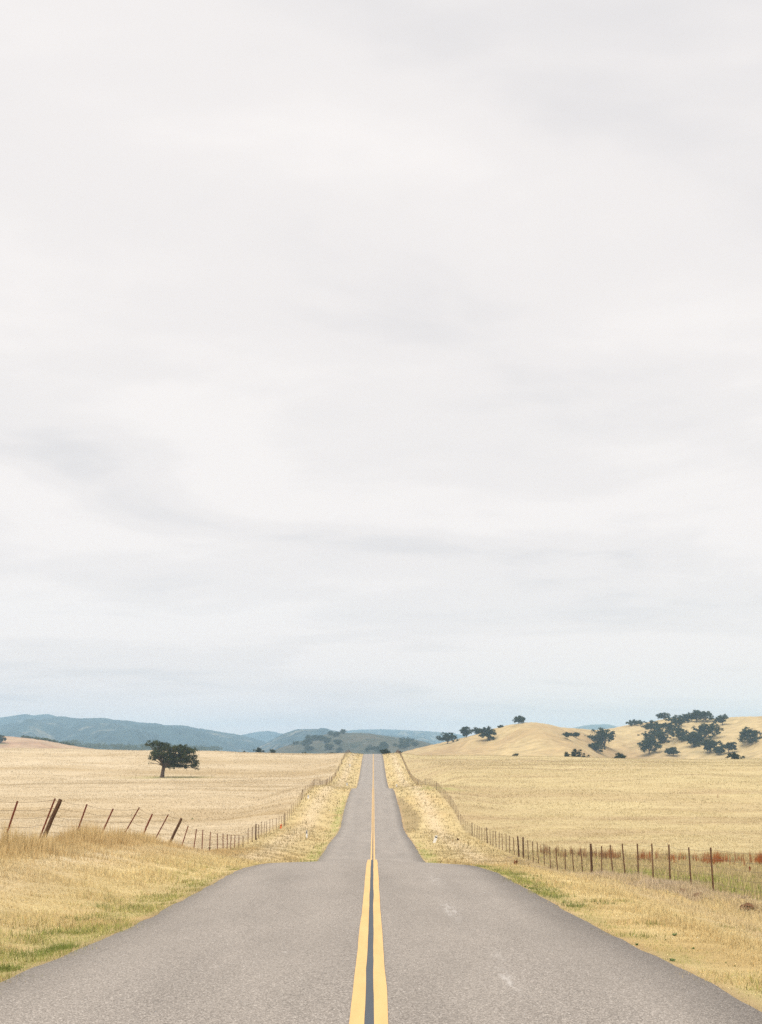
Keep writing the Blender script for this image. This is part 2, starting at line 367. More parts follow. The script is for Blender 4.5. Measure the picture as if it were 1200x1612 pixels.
# masks and colours of the ground (albedo), shared by soil and blades
def ground_color(x, y):
    x = np.asarray(x, float); y = np.asarray(y, float)
    left = x < 0; u = np.where(left, -x - RL, x - RR)[..., None]
    infield = sstep(5.0, 6.5, u)
    fv = sstep(45, 100, y)[..., None]; verge = np.array([.60, .475, .235]) * (1 - fv) + np.array([.52, .405, .20]) * fv; fldL = np.array([.525, .425, .28]); fldR = np.array([.495, .40, .212])
    fld = np.where(left[..., None], fldL, fldR)
    c = verge * (1 - infield) + fld * infield
    # pale mown strip and golden clumps in the verge
    n1 = fbm(x*.9, y*.35, 21)[..., None]; n2 = fbm(x*.3, y*.12, 31)[..., None]
    c = c * (1 + (-.18 + .36 * n1) * (1 - .6 * fv))
    c = c + (np.array([.50, .335, .135]) - c) * (sstep(.50, .68, n2) * (1 - infield) * (.6 - .3 * fv))
    pale = np.array([.60, .48, .32])
    c = c + (pale - c) * np.exp(-((u - 3.2) / .9)**2) * .6 * (1 - infield)
    # broad brownish bands across the fields
    b = fbm(x*.011, y*.045, 41)[..., None]; b2 = fbm(x*.05, y*.16, 47)[..., None]
    c = c + (np.array([.385, .285, .155]) - c) * infield * np.clip(sstep(.52, .72, b) * .5 + sstep(.55, .75, b2) * .5 + sstep(.54, .74, fbm(x*.03 + 3*fbm(x*.02, y*.03, 55), y*.15 + 4*fbm(x*.03, y*.02, 56), 53)[..., None]) * .35, 0, .9)
    bx = lambda a, b, s_: sstep(a - s_, a + s_, xx_) * sstep(b + s_, b - s_, xx_)
    xx_ = x[..., None]; yy_ = y[..., None] + 5 * (fbm(x*.08, y*0, 43, 3)[..., None] - .5)
    bd = bx(-62, -12, 10) * np.exp(-((yy_ - 372) / 9)**2) * .8 + bx(-70, -10, 14) * np.exp(-((yy_ - 428) / 16)**2) * .6 + bx(-34, -13, 5) * np.exp(-((yy_ - 272) / 3)**2) * .8 + bx(-90, -35, 14) * np.exp(-((yy_ - 292) / 6)**2) * .5
    c = c + (np.array([.36, .265, .14]) - c) * np.clip(bd, 0, .85)
    # green: strip on the left road edge, ditch beyond the right fence, spots down the road
    yy = y[..., None]; xx = x[..., None]
    g = np.exp(-((u - .25) / .85)**2) * sstep(46, 16, yy) * left[..., None] * .45
    g = g + np.exp(-((u - .2) / .35)**2) * (sstep(60, 15, yy) * .30 + .5 * sstep(22, 30, yy) * sstep(46, 34, yy)) * (~left[..., None])
    g = g + np.exp(-((u - .25) / .5)**2) * 1.3 * np.exp(-((yy - 93) / 14)**2) 
    g = g + np.exp(-((u - .2) / .6)**2) * 1.6 * np.exp(-((yy - 160) / 24)**2) * left[..., None]
    g = g + .55 * np.exp(-((xx - 10.3) / 1.6)**2) * np.exp(-((yy - 41) / 9)**2)
    g = g + .55 * np.exp(-((xx - 9.5) / 1.0)**2) * np.exp(-((yy - 55) / 5)**2)
    g = g + .9 * np.exp(-((xx - 9.5) / 2.6)**2) * np.exp(-((yy - 207) / 6)**2)
    g = g + 1.1 * np.exp(-((xx + 47) / 8)**2) * np.exp(-((yy - ob_y) / 6)**2)  # shade under the lone oak, painted as a green patch
    gn = fbm(x*1.6, y*1.0, 51, 3)[..., None]
    g = np.clip(g * (sstep(.30, .62, gn) * 1.25 + .15), 0, .92)
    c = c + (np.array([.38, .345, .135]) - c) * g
    # brown-grey gravelly patch beside the right-hand road edge
    pch = np.clip(1.2 + 1.1 * (fbm(x*.9, y*.09, 57, 4)[..., None] - .5) - np.sqrt((np.clip(xx - 3.3, 0, 99) / (1.9 - .025 * np.clip(yy - 150, -20, 40)))**2 + ((yy - 163) / 23)**2), 0, .22) / .22 * (~left[..., None])
    c = c + (np.array([.30, .225, .115]) - c) * pch * .85
    # bare reddish dust right next to the asphalt
    dst = np.exp(-((u - .03) / .09)**2) * .6
    c = c + (np.array([.40, .27, .155]) - c) * dst
    return np.clip(c, .01, .9), g[..., 0]

# ------------------------------------------------------------------ ground sheet
def axis(fine_hi, fine_step, grow, hi):
    a = [0.0]
    while a[-1] < hi: a.append(a[-1] + (fine_step if a[-1] < fine_hi else max(fine_step, a[-1] * grow)))
    a[-1] = hi; return a
ys = [-45, -30, -20, -14, -10]
y = -8.0
while y < 620: ys.append(y); y += max(.30, .011 * max(y, 0))
while y < 7900: ys.append(y); y *= 1.06
ys.append(8000.0)
xa = axis(12, .25, .055, 5400.0)
xl_ = [-v for v in xa[1:]][::-1]; xs = np.array(xl_ + xa)
xs = np.array(sorted(set(np.round(np.concatenate([xs[np.abs(xs + RL) > .12], [-RL - .02, -RL + .06]]), 4))))
xs = xs[np.abs(xs - RR) > .05]; xs = np.array(sorted(list(xs) + [RR - .06, RR + .02]))
ys = np.array(ys)
GX, GY = np.meshgrid(xs, ys)
GZ = height(GX, GY)
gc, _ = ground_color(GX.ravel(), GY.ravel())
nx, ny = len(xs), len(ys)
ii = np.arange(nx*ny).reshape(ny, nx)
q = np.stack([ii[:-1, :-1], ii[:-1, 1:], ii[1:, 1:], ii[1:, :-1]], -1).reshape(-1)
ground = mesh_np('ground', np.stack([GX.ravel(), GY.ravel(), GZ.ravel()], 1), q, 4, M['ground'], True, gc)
tag(ground, kind='structure')

# ------------------------------------------------------------------ road
ry = []; y = -8.0
while y < 640: ry.append(y); y += max(.25, .008 * max(y, 0))
ry = np.array(ry)
def edge(y, s): return (fbm(y*.9, y*0 + s, 61 + s, 4) - .5) * .11 + (fbm(y*.12, y*0 + s, 71 + s, 2) - .5) * .08
cols = []
for k, f_ in enumerate((-1.001, -1, -.72, -.45, -.2, 0, .2, .45, .72, 1, 1.001)):
    wd = np.where(f_ < 0, RL + edge(ry, 1), RR + edge(ry, 2)) if abs(f_) >= 1 else (RL if f_ < 0 else RR)
    x = f_ * wd + 0*ry; z = zr(ry) - .015 * np.abs(x) - cross(x, ry) + .012
    if abs(f_) > 1: z = z - .14
    if abs(f_) == 1: z = z - .004
    cols.append(np.stack([x + 0*ry, ry, z], 1))
RV = np.stack(cols, 1).reshape(-1, 3); nc = len(cols); ii = np.arange(len(RV)).reshape(len(ry), nc)
q = np.stack([ii[:-1, :-1], ii[:-1, 1:], ii[1:, 1:], ii[1:, :-1]], -1).reshape(-1)
road = mesh_np('road', RV, q, 4, M['asphalt'], True); tag(road, kind='structure')
def stripe(name, x0, x1, lift, mat, s):
    a = x0 + (fbm(ry*.5, ry*0 + s, 81 + s, 3) - .5) * .016; b = x1 + (fbm(ry*.5, ry*0 + s, 91 + s, 3) - .5) * .016
    V = np.stack([np.stack([a, ry, zr(ry) + .012 + lift], 1), np.stack([b, ry, zr(ry) + .012 + lift], 1)], 1).reshape(-1, 3)
    ii = np.arange(len(V)).reshape(-1, 2)
    q = np.stack([ii[:-1, 0], ii[:-1, 1], ii[1:, 1], ii[1:, 0]], -1).reshape(-1)
    return mesh_np(name, V, q, 4, mat, True, None, road)
tag(stripe('yellow_line', -.137, -.033, .005, M['yellow'], 1), 'left solid yellow centre line')
tag(stripe('yellow_line', .033, .137, .005, M['yellow'], 2), 'right solid yellow centre line')
tag(stripe('black_line', -.041, .041, .0025, M['black'], 3), 'black stripe between the yellow lines')

# ------------------------------------------------------------------ hills and mountains
def ridge_hill(name, pts, D, depth, base, mat, seed, gully, nu=220, nv=44, rough=1.0, back=1.0, sil=0.6):
    """hill from a ridge line: pts = (px, py) on the skyline, D its distance (number or function of px)"""
    px = np.array([p[0] for p in pts], float); f = pchip(px, [p[1] for p in pts])
    us = np.linspace(px[0], px[-1], nu); Df = (lambda a: D) if not callable(D) else D
    V = []
    vs = np.concatenate([np.linspace(0, 1, nv), 1 + np.linspace(0, 1, 14)[1:] * back])
    R = [at(a, float(f(a)), Df(a)) for a in us]
    RX = np.array([p.x for p in R]); RY = np.array([p.y for p in R]); RZ = np.array([p.z for p in R])
    mpp = np.mean(RY) / 2336.0
    RZ = RZ + (fbm(us * .25, us * 0 + seed, seed, 4) - .5) * 2 * mpp * sil
    for v in vs:
        yv = RY + (v - 1) * depth; xv = RX * (yv / RY) ** .5
        if v <= 1: s = np.sin(v * math.pi / 2) ** 1.25 if v > 0 else 0.0
        else: s = math.cos((v - 1) / back * math.pi / 2) ** 1.2 if v < 1 + back else 0.0
        hgt = (RZ - base) * s
        env = (np.sin(np.clip(v, 0, 1) * math.pi) if v < 1 else 0.0)
        sc_ = 1.0 / (depth * .30)
        g = np.abs(fbm(xv * sc_ * 1.6 + seed, yv * sc_ * .55, seed, 4) - .5) * 2
        hgt = hgt + ((g - .35) * gully + (fbm(xv*sc_*6, yv*sc_*5, seed + 5, 3) - .5) * gully * .35 * rough) * env * np.clip((RZ - base) / 20, 0, 1)
        zz_ = base + hgt
        if v < 1: zz_ = np.minimum(zz_, CAM.z + (RZ - CAM.z) * (yv / RY) * (.93 + .06 * v))
        V.append(np.stack([xv, yv, zz_], 1))
    V = np.stack(V, 0); m, n = V.shape[:2]; ii = np.arange(m*n).reshape(m, n)
    q = np.stack([ii[:-1, :-1], ii[:-1, 1:], ii[1:, 1:], ii[1:, :-1]], -1).reshape(-1)
    o = mesh_np(name, V.reshape(-1, 3), q, 4, mat, True); tag(o, kind='structure'); return o
ZB = CH - 14
gold = ridge_hill('golden_hill', [(560, 1225), (610, 1192), (660, 1177), (692, 1170), (722, 1163), (752, 1155), (785, 1145), (815, 1139), (835, 1137), (860, 1139.5), (885, 1145), (910, 1147),
    (937, 1149), (960, 1147), (985, 1142), (1025, 1136), (1062, 1130), (1100, 1131), (1125, 1131), (1162, 1128.5), (1200, 1127.5), (1260, 1126), (1340, 1135), (1450, 1160)],
    lambda a: 960 + 170 * float(sstep(850, 960, a)) - 60 * float(sstep(1000, 1200, a)), 330, ZB, M['goldhill'], 5, 13.0, 420, 80)
crop = ridge_hill('tan_crop_hill', [(-260, 1178), (-120, 1164), (-40, 1158), (10, 1159), (25, 1160), (50, 1162.5), (75, 1166), (100, 1171), (125, 1175.5), (150, 1179), (200, 1188)], 1200, 260, ZB, M['crophill'], 8, 2.0, 120, 36)
oakh = ridge_hill('grey_green_hill', [(395, 1196), (437, 1181), (460, 1172), (485, 1163.5), (510, 1157), (535, 1152.5), (552, 1154), (572, 1154), (597, 1157), (635, 1162), (660, 1165.5), (682, 1172), (720, 1182), (760, 1195)], 2000, 520, ZB, M['oakhill'], 12, 24.0, 240, 60)
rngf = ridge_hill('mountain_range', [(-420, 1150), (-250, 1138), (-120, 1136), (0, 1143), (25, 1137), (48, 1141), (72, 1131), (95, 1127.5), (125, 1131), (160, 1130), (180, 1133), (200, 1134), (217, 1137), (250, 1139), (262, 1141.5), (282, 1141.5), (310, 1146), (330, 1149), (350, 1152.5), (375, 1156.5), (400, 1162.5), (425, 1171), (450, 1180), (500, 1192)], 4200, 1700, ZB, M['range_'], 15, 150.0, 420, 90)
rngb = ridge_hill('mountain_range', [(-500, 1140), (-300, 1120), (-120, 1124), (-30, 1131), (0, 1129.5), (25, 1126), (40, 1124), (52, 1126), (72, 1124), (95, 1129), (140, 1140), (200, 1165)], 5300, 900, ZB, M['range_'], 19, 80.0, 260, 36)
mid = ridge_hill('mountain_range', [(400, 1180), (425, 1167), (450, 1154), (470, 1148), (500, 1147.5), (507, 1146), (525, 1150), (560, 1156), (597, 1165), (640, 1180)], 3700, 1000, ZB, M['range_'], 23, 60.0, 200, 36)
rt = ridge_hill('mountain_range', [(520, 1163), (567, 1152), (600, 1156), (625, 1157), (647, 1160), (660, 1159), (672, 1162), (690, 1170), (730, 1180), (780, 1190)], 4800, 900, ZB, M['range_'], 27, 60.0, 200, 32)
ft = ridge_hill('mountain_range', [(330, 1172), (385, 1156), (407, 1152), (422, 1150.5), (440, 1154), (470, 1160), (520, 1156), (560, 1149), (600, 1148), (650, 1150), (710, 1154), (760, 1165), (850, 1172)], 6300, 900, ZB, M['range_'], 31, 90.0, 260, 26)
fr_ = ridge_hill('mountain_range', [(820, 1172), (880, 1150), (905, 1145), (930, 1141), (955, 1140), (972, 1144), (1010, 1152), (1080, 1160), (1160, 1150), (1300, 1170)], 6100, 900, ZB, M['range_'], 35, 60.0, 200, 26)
bpy.context.view_layer.update()
def bvh(o):
    me = o.data; return BVHTree.FromPolygons([v.co.copy() for v in me.vertices], [tuple(p.vertices) for p in me.polygons])
BV = {k: bvh(o) for k, o in (('gold', gold), ('crop', crop), ('oak', oakh), ('range', rngf))}
def hill_hit(k, px, py):
    for dy in (0, .5, 1, 1.5, 2, 3, 4, 6, 9, 14, 20, 28):
        r = ray(px, py + dy).normalized(); h_ = BV[k].ray_cast(CAM, r)
        if h_[0] is not None: return h_[0]
    return at(px, py, 1000)

# ------------------------------------------------------------------ trees
def leaf_crown(name, blobs, leaf, per_m3, parent, dark=(.022, .030, .010), lite=(.090, .100, .034), seed=0, shell=.35, cl_r=None, maxl=60000, flat=.7):
    """crown of leaf-sized faces in clusters; blobs = (cx,cy,cz,rx,ry,rz)"""
    g = np.random.default_rng(seed); P = []; C = []
    tot = sum(b[3]*b[4]*b[5] for b in blobs) * 4.19
    for b in blobs:
        vol = b[3]*b[4]*b[5] * 4.19; n = int(max(4, min(maxl * vol / tot, vol * per_m3)))
        r = cl_r or .28 * min(b[3:6]); r = max(r, leaf * 1.2)
        k = max(4, int(n / 45))
        d = g.normal(size=(k, 3)); d /= np.linalg.norm(d, axis=1)[:, None]
        rad = g.uniform(shell, 1.0, (k, 1)) ** .6
        cc_ = np.array(b[:3]) + d * rad * np.array(b[3:6])
        idx = g.integers(0, k, n)
        off = g.normal(size=(n, 3)) * r * np.array([.55, .55, .55 * flat])
        P.append(cc_[idx] + off)
        cv = g.uniform(0, 1, k) ** 1.3
        C.append(np.clip(cv[idx] * .75 + g.uniform(0, .3, n), 0, 1))
    P = np.concatenate(P); C = np.concatenate(C); n = len(P)
    a = g.normal(size=(n, 3)); a[:, 2] *= .6; a /= np.linalg.norm(a, axis=1)[:, None]
    t = g.normal(size=(n, 3)); b_ = np.cross(a, t); b_ /= np.linalg.norm(b_, axis=1)[:, None]
    s = leaf * g.uniform(.6, 1.3, (n, 1)); wd = s * g.uniform(.4, .7, (n, 1))
    V = np.stack([P - a*s*.5, P + b_*wd*.5, P + a*s*.5, P - b_*wd*.5], 1).reshape(-1, 3)
    dk = np.array(dark); lt = np.array(lite); cc2 = dk + (lt - dk) * C[:, None]
    cc2 = np.repeat(cc2, 4, 0)
    return mesh_np(name, V, np.arange(4*n), 4, M['leaf'], False, cc2, parent)
def curve_pts(a, b, sag, g, n=5):
    a = Vector(a); b = Vector(b); o = []
    perp = Vector((g.uniform(-1, 1), g.uniform(-1, 1), g.uniform(-.2, 1))) * sag * (b - a).length
    for i in range(n):
        t = i / (n - 1); o.append(a.lerp(b, t) + perp * math.sin(t * math.pi) + Vector((g.uniform(-.02, .02), g.uniform(-.02, .02), g.uniform(-.02, .02))) * (b - a).length)
    return o

# the lone oak in the left field
ob = ground_hit(255.5, 1224); dO = ob.y
mz = .25 / ppm(dO)
root = empty('oak_tree', ob); tag(root, 'lone wide-crowned dark oak standing in the left field', 'tree')
bl = [(140, 166, 30, 20), (185, 166, 42, 22), (232, 182, 44, 26), (180, 213, 30, 20), (160, 258, 30, 14), (215, 236, 40, 26), (268, 214, 46, 34), (325, 204, 48, 32), (372, 208, 42, 32),
      (422, 212, 32, 16), (290, 268, 46, 30), (345, 262, 48, 36), (402, 258, 42, 32), (418, 302, 40, 18), (366, 306, 40, 14), (300, 304, 42, 14), (255, 282, 30, 20), (450, 321, 18, 6), (150, 287, 10, 8), (440, 285, 18, 20)]
blobs = []
for i, (x, y, rx, rz) in enumerate(bl):
    dep = (random.uniform(-1, 1)) * (2.6 if 1 < i < 16 else 1.0)
    blobs.append(((x - 225) * mz, dep, (375 - y) * mz, rx * mz, rx * mz * 1.25, rz * mz))
for i in range(14):   # depth of the crown, in front and behind
    x = random.uniform(170, 410); y = 190 + random.uniform(0, 90) + max(0, (x - 300) * .15)
    blobs.append(((x - 225) * mz, random.choice((-1, 1)) * random.uniform(2.4, 4.2), (375 - y) * mz, 34 * mz, 1.3, 22 * mz))
mb = MB()
gr_ = random.Random(4)
mb.tube([(-.05, 0, -.4), (0, 0, 0), (.02, .02, .35), (.10, 0, 1.2), (.22, .03, 2.0), (.34, 0, 2.6)], [.78, .60, .50, .42, .42, .40], 10)
for b in blobs:
    c = Vector(b[:3]); st = Vector((.30 + gr_.uniform(-.1, .1), gr_.uniform(-.1, .1), 2.3 + gr_.uniform(-.3, .2)))
    midp = st.lerp(c, .45) + Vector((0, 0, .35))
    r0 = .10 + .02 * b[3] * 4
    mb.tube([st, st.lerp(midp, .5) + Vector((0, 0, .12)), midp, midp.lerp(c, .6), c], [r0, r0*.8, r0*.6, r0*.42, r0*.22], 6)
    for k in range(5):
        e = c + Vector((gr_.uniform(-1, 1) * b[3], gr_.uniform(-1, 1) * b[4], gr_.uniform(-1, 1) * b[5])) * .85
        mb.tube(curve_pts(midp.lerp(c, gr_.uniform(.3, .9)), e, .12, gr_, 4), [r0*.3, r0*.22, r0*.15, r0*.06], 4)
link('trunk', mb.mesh('trunk', M['bark'], True), root)
leaf_crown('crown', blobs, .26, 190, root, seed=3, maxl=26000, cl_r=.42, shell=.25)

def far_tree(name, label, base, hm, wm, seed, style='oak', leaf=None, group=None, nleaf=1500, dark=(.012, .018, .008), lite=(.052, .063, .026), parent_cat='tree'):
    g = random.Random(seed); root = empty(name, base)
    tag(root, label, parent_cat, group)
    leaf = leaf or max(.6, hm * .085); blobs = []
    if style == 'oak': zb, n = .20, 10
    elif style == 'tall': zb, n = .06, 12
    elif style == 'gnarled': zb, n = .35, 8
    else: zb, n = .02, 8
    for i in range(n):
        a = g.uniform(0, 6.28); rr = (i / n) ** .6 * .36
        fx = math.cos(a) * rr * wm; fy = math.sin(a) * rr * wm * .9
        top = 1 - .42 * (rr / .36) ** 2 * g.uniform(.6, 1.1)
        cz = hm * (zb + (top - zb) * g.uniform(.30, .86))
        rx = wm * g.uniform(.17, .27); rz = max(hm * .16, (hm * top - cz) * g.uniform(.85, 1.1))
        blobs.append((fx, fy, cz, rx, rx, min(rz, hm * .34)))
    if style == 'gnarled': blobs = [(b[0], b[1], b[2], b[3]*.7, b[4]*.7, b[5]*.7) for b in blobs]
    mb = MB(); tr = max(.12, hm * (.035 if style != 'bush' else .02))
    fork = Vector((g.uniform(-.05, .05) * wm, 0, hm * (zb * .8 + .03)))
    mb.tube([(0, 0, -.6 - hm*.06), (0, 0, hm * .02), fork * .6 + Vector((0, 0, 0)), fork], [tr * 1.35, tr * 1.1, tr, tr * .9], 7)
    for b in blobs:
        mb.tube(curve_pts(fork * .9, b[:3], .1, g, 4), [tr * .6, tr * .42, tr * .3, tr * .12], 5)
    link('trunk', mb.mesh('trunk', M['bark'], True), root)
    leaf_crown('crown', blobs, leaf, 90, root, dark, lite, seed, shell=.2 if style != 'gnarled' else .5, maxl=nleaf)
    return root
TREES = [  # px x, base row, height px, width px, style, label
 ('gold', 816, 1138.5, 10.5, 16, 'oak', 'lone small oak on the crest of the golden hill'),
 ('gold', 704.5, 1171, 15, 27, 'oak', 'dark oak at the left foot of the golden hill, nearest the road'),
 ('gold', 734, 1161, 16, 14, 'tall', 'upright oak rising from the left shoulder of the golden hill'),
 ('gold', 750, 1156, 9, 24, 'bush', 'low dark oak between the upright oak and the big round oak'),
 ('gold', 771, 1165, 19, 27, 'tall', 'big round dark oak on the left slope of the golden hill'),
 ('gold', 893, 1163, 8, 14, 'gnarled', 'half-bare scraggy oak low on the slope below the golden crest'),
 ('gold', 907, 1162, 8, 12, 'gnarled', 'sparse leafless-looking oak beside the scraggy half-bare oak'),
 ('gold', 951, 1176, 25, 42, 'tall', 'largest dark oak in the hollow between the two golden hills'),
 ('gold', 938, 1182, 11, 22, 'bush', 'low rounded bush at the foot of the large hollow oak'),
 ('gold', 998, 1142, 9, 27, 'bush', 'flat-topped oak on the skyline left of the main grove'),
 ('gold', 1046, 1133.5, 10, 19, 'oak', 'leftmost oak on the skyline of the main grove'),
 ('gold', 1066, 1143, 15, 34, 'tall', 'broad dark oak just below the skyline of the main grove'),
 ('gold', 1084, 1137, 14, 22, 'tall', 'middle oak on the skyline of the main grove'),
 ('gold', 1097, 1137, 17, 15, 'oak', 'slim airy oak on the skyline between two darker oaks'),
 ('gold', 1112, 1137, 16, 23, 'oak', 'rightmost spreading oak on the skyline of the main grove'),
 ('gold', 1138, 1141.5, 15, 20, 'oak', 'single round oak standing right of the main grove near the ridge'),
 ('gold', 1032, 1156, 20, 34, 'tall', 'wide dark oak at the upper left of the main grove'),
 ('gold', 1054, 1152, 15, 24, 'tall', 'rounded oak in the middle of the upper grove'),
 ('gold', 1025, 1165, 13, 26, 'tall', 'dark oak on the left edge of the grove, halfway down'),
 ('gold', 1046, 1170, 17, 19, 'tall', 'oak in the centre of the grove, halfway down the slope'),
 ('gold', 1069, 1165, 17, 27, 'oak', 'leaning oak between the left and right halves of the grove'),
 ('gold', 1022, 1188, 24, 27, 'oak', 'oak with pale bare lower limbs at the bottom left of the grove'),
 ('gold', 1060, 1190, 12, 20, 'oak', 'small round oak standing alone at the foot of the slope'),
 ('gold', 1112, 1161, 23, 43, 'tall', 'largest dark oak of the right half of the grove'),
 ('gold', 1095, 1175, 25, 28, 'tall', 'dark bushy oak below the largest oak of the grove'),
 ('gold', 1077, 1167, 8, 11, 'bush', 'small shrub beside the dark bushy oak of the grove'),
 ('gold', 1118, 1185, 21, 27, 'oak', 'airy oak with a visible trunk below the right half of the grove'),
 ('gold', 1148, 1187, 17, 24, 'gnarled', 'thin-leaved oak at the lower right of the slope'),
 ('gold', 1134, 1188, 12, 15, 'oak', 'small oak between the airy oak and the thin-leaved oak'),
 ('gold', 1180, 1170, 23, 32, 'tall', 'round oak alone on the far right slope'),
 ('gold', 788, 1145.5, 3, 6, 'bush', 'tiny shrub on the golden skyline left of the lone crest oak'),
 ('crop', -3, 1169, 13, 18, 'tall', 'dark tree cut by the left picture edge on the tan hill'),
]
for i, (hk, x, yb, hp, wp, stl, lab) in enumerate(TREES):
    p = hill_hit(hk, x, yb); k = ppm(p.y); wp *= 1.40; hp *= 1.17
    far_tree('oak_tree' if stl != 'bush' else 'shrub', lab, p, hp / k, wp / k, 100 + i, stl, nleaf=2200 if wp < 18 else 4200)
# bushes and trees that look out over the crest of the fields
def crest_bush(px, row_top, row_vis, wp, lab, seed, d=552, style='bush', name='bush'):
    x = at(px, row_top, d).x; zb_ = float(height(x, d)); top = at(px, row_top, d).z
    far_tree(name, lab, Vector((x, d, zb_)), top - zb_, wp / ppm(d), seed, style, leaf=.42, nleaf=2600, parent_cat='bush' if style == 'bush' else 'tree')
crest_bush(609, 1178.5, 1188, 21, 'rounded dark bush at the road summit, just right of the asphalt', 201)
crest_bush(562, 1180.5, 1187, 22, 'hazy green bush at the road summit, just left of the asphalt', 202, 640)
crest_bush(629, 1183, 1186, 16, 'low flat bush at the road summit behind the right fence', 203)
crest_bush(521, 1184, 1187, 11, 'tiny low bush on the left field crest nearest the road', 204)
crest_bush(480, 1184, 1187, 10, 'tiny low bush on the left field crest below the grey-green hill', 205)
crest_bush(407, 1175, 1185, 20, 'dark round tree on the left field crest, biggest of the row', 206, 600, 'tall', 'tree')
crest_bush(430, 1178.5, 1185, 17, 'second dark tree on the left field crest, nearer the road', 207, 600, 'bush', 'tree')
crest_bush(360, 1178, 1184, 12, 'small hazy tree on the left field crest, right of the lone oak', 208, 700, 'bush', 'tree')
crest_bush(384, 1182, 1185, 9, 'small low shrub on the left field crest between two trees', 209, 600)
crest_bush(910, 1177.5, 1189, 33, 'wide low bush at the right field crest below the golden hill', 210, 560)
crest_bush(892, 1183, 1189, 10, 'small bush touching the left end of the wide low bush', 211, 560)
crest_bush(974, 1184.5, 1190, 20, 'low leafy bush on the right field crest left of the grove', 212, 560)
crest_bush(1158, 1184, 1195, 35, 'wide bush on the right field crest below the far right slope', 213, 560)
crest_bush(812, 1186.5, 1189, 12, 'thin dark shrub line on the right field crest below the golden hill', 214, 545)
crest_bush(679, 1171.5, 1176, 11, 'small dark bush where the golden hill meets the grey-green hill', 215, 900)

# oaks in patches on the grey-green hill: a few kinds, copied
def copy_tree(src, loc, sx, sz, rz, label):
    c = src.copy(); col.objects.link(c); c.location = loc; c.scale = (sx, sx, sz); c.rotation_euler = (0, 0, rz); c['label'] = label
    for ch in src.children:
        k = ch.copy(); col.objects.link(k); k.parent = c
    return c
GRP = 'oaks scattered over the grey-green hill'
GROVES = [  # px centre, row centre, spread x, spread y, count, label
 (492, 1164, 11, 2.5, 7, 'dark oak in the patch on the left shoulder of the grey-green hill'),
 (475, 1171, 13, 3, 8, 'dark oak in the row down the left end of the grey-green hill'),
 (508, 1162, 6, 4, 6, 'dark oak in the patch below the skyline left of the hill top'),
 (516, 1166, 4, 3, 4, 'dark oak in the small patch left of the hill top'),
 (525, 1156, 8, 2.0, 5, 'dark oak in the line climbing to the hill top'),
 (538, 1153.5, 4, 1, 3, 'dark oak on the very top of the grey-green hill'),
 (533, 1168, 4, 2.5, 4, 'dark oak in the lone patch in the middle of the hill'),
 (518, 1177, 8, 2.5, 6, 'dark oak in the patch low in the middle of the hill'),
 (486, 1178, 5, 2, 4, 'dark oak in the patch at the lower left foot of the hill'),
 (533, 1183, 3, 1.5, 3, 'dark oak in the small clump just above the left field crest'),
 (592, 1180, 16, 3, 14, 'dark oak in the long grove at the foot of the hill behind the road'),
 (612, 1174, 12, 3, 10, 'dark oak in the upper part of the grove behind the road'),
 (640, 1168, 9, 3.5, 10, 'dark oak in the patch near the right end of the hill'),
 (636, 1175, 8, 2, 6, 'dark oak in the patch low on the right end of the hill'),
 (652, 1173, 3, 1.5, 3, 'dark oak in the small clump nearest the golden hill'),
]
protos = []
gq = random.Random(77)
for gi, (px_, py_, sx_, sy_, n_, lab) in enumerate(GROVES):
    for k in range(n_):
        p = hill_hit('oak', px_ + gq.uniform(-1, 1) * sx_, py_ + gq.uniform(-1, 1) * sy_ + 1.5)
        if len(protos) < 4:
            t_ = far_tree('oak_tree', lab, p, 7.5, 10.5, 300 + len(protos), 'tall', leaf=1.1, group=GRP, nleaf=700); protos.append(t_)
        else:
            copy_tree(protos[gq.randrange(4)], p, gq.uniform(.55, .95), gq.uniform(.5, .85), gq.uniform(0, 6.28), lab)

# hazy line of trees on the valley floor below the left mountains (reads as one mass)
blobs = []
for k in range(230):
    px_ = gq.uniform(128, 345) if k < 170 else gq.uniform(20, 130); d_ = gq.uniform(2000, 2700)
    row = 1176.5 + (px_ - 130) * .022 if k < 170 else 1173
    p = at(px_, row + gq.uniform(-3.0, 2.0), d_); r_ = gq.uniform(3, 7)
    blobs.append((p.x, p.y, p.z + 1, r_ * 1.5, r_ * 1.5, r_ * .6))
tl = leaf_crown('valley_woodland', blobs, 2.2, 2.0, None, seed=9, maxl=26000)
tag(tl, 'hazy blue line of valley trees below the left mountains', 'woodland', kind='stuff')
hb = []
for k in range(60):   # hedge along the skyline of the tan hill
    px_ = gq.uniform(33, 118); p = hill_hit('crop', px_, float(np.interp(px_, [25, 50, 75, 100, 125], [1160, 1162.5, 1166, 1171, 1175.5])) + .3)
    hb.append((p.x, p.y + 3, p.z + .5, 2.2, 2.2, .9))
hd = leaf_crown('hedge', hb, .8, 12, None, (.05, .07, .03), (.10, .12, .05), 5, maxl=6000)
tag(hd, 'thin green hedge along the skyline of the tan hill', 'hedge')

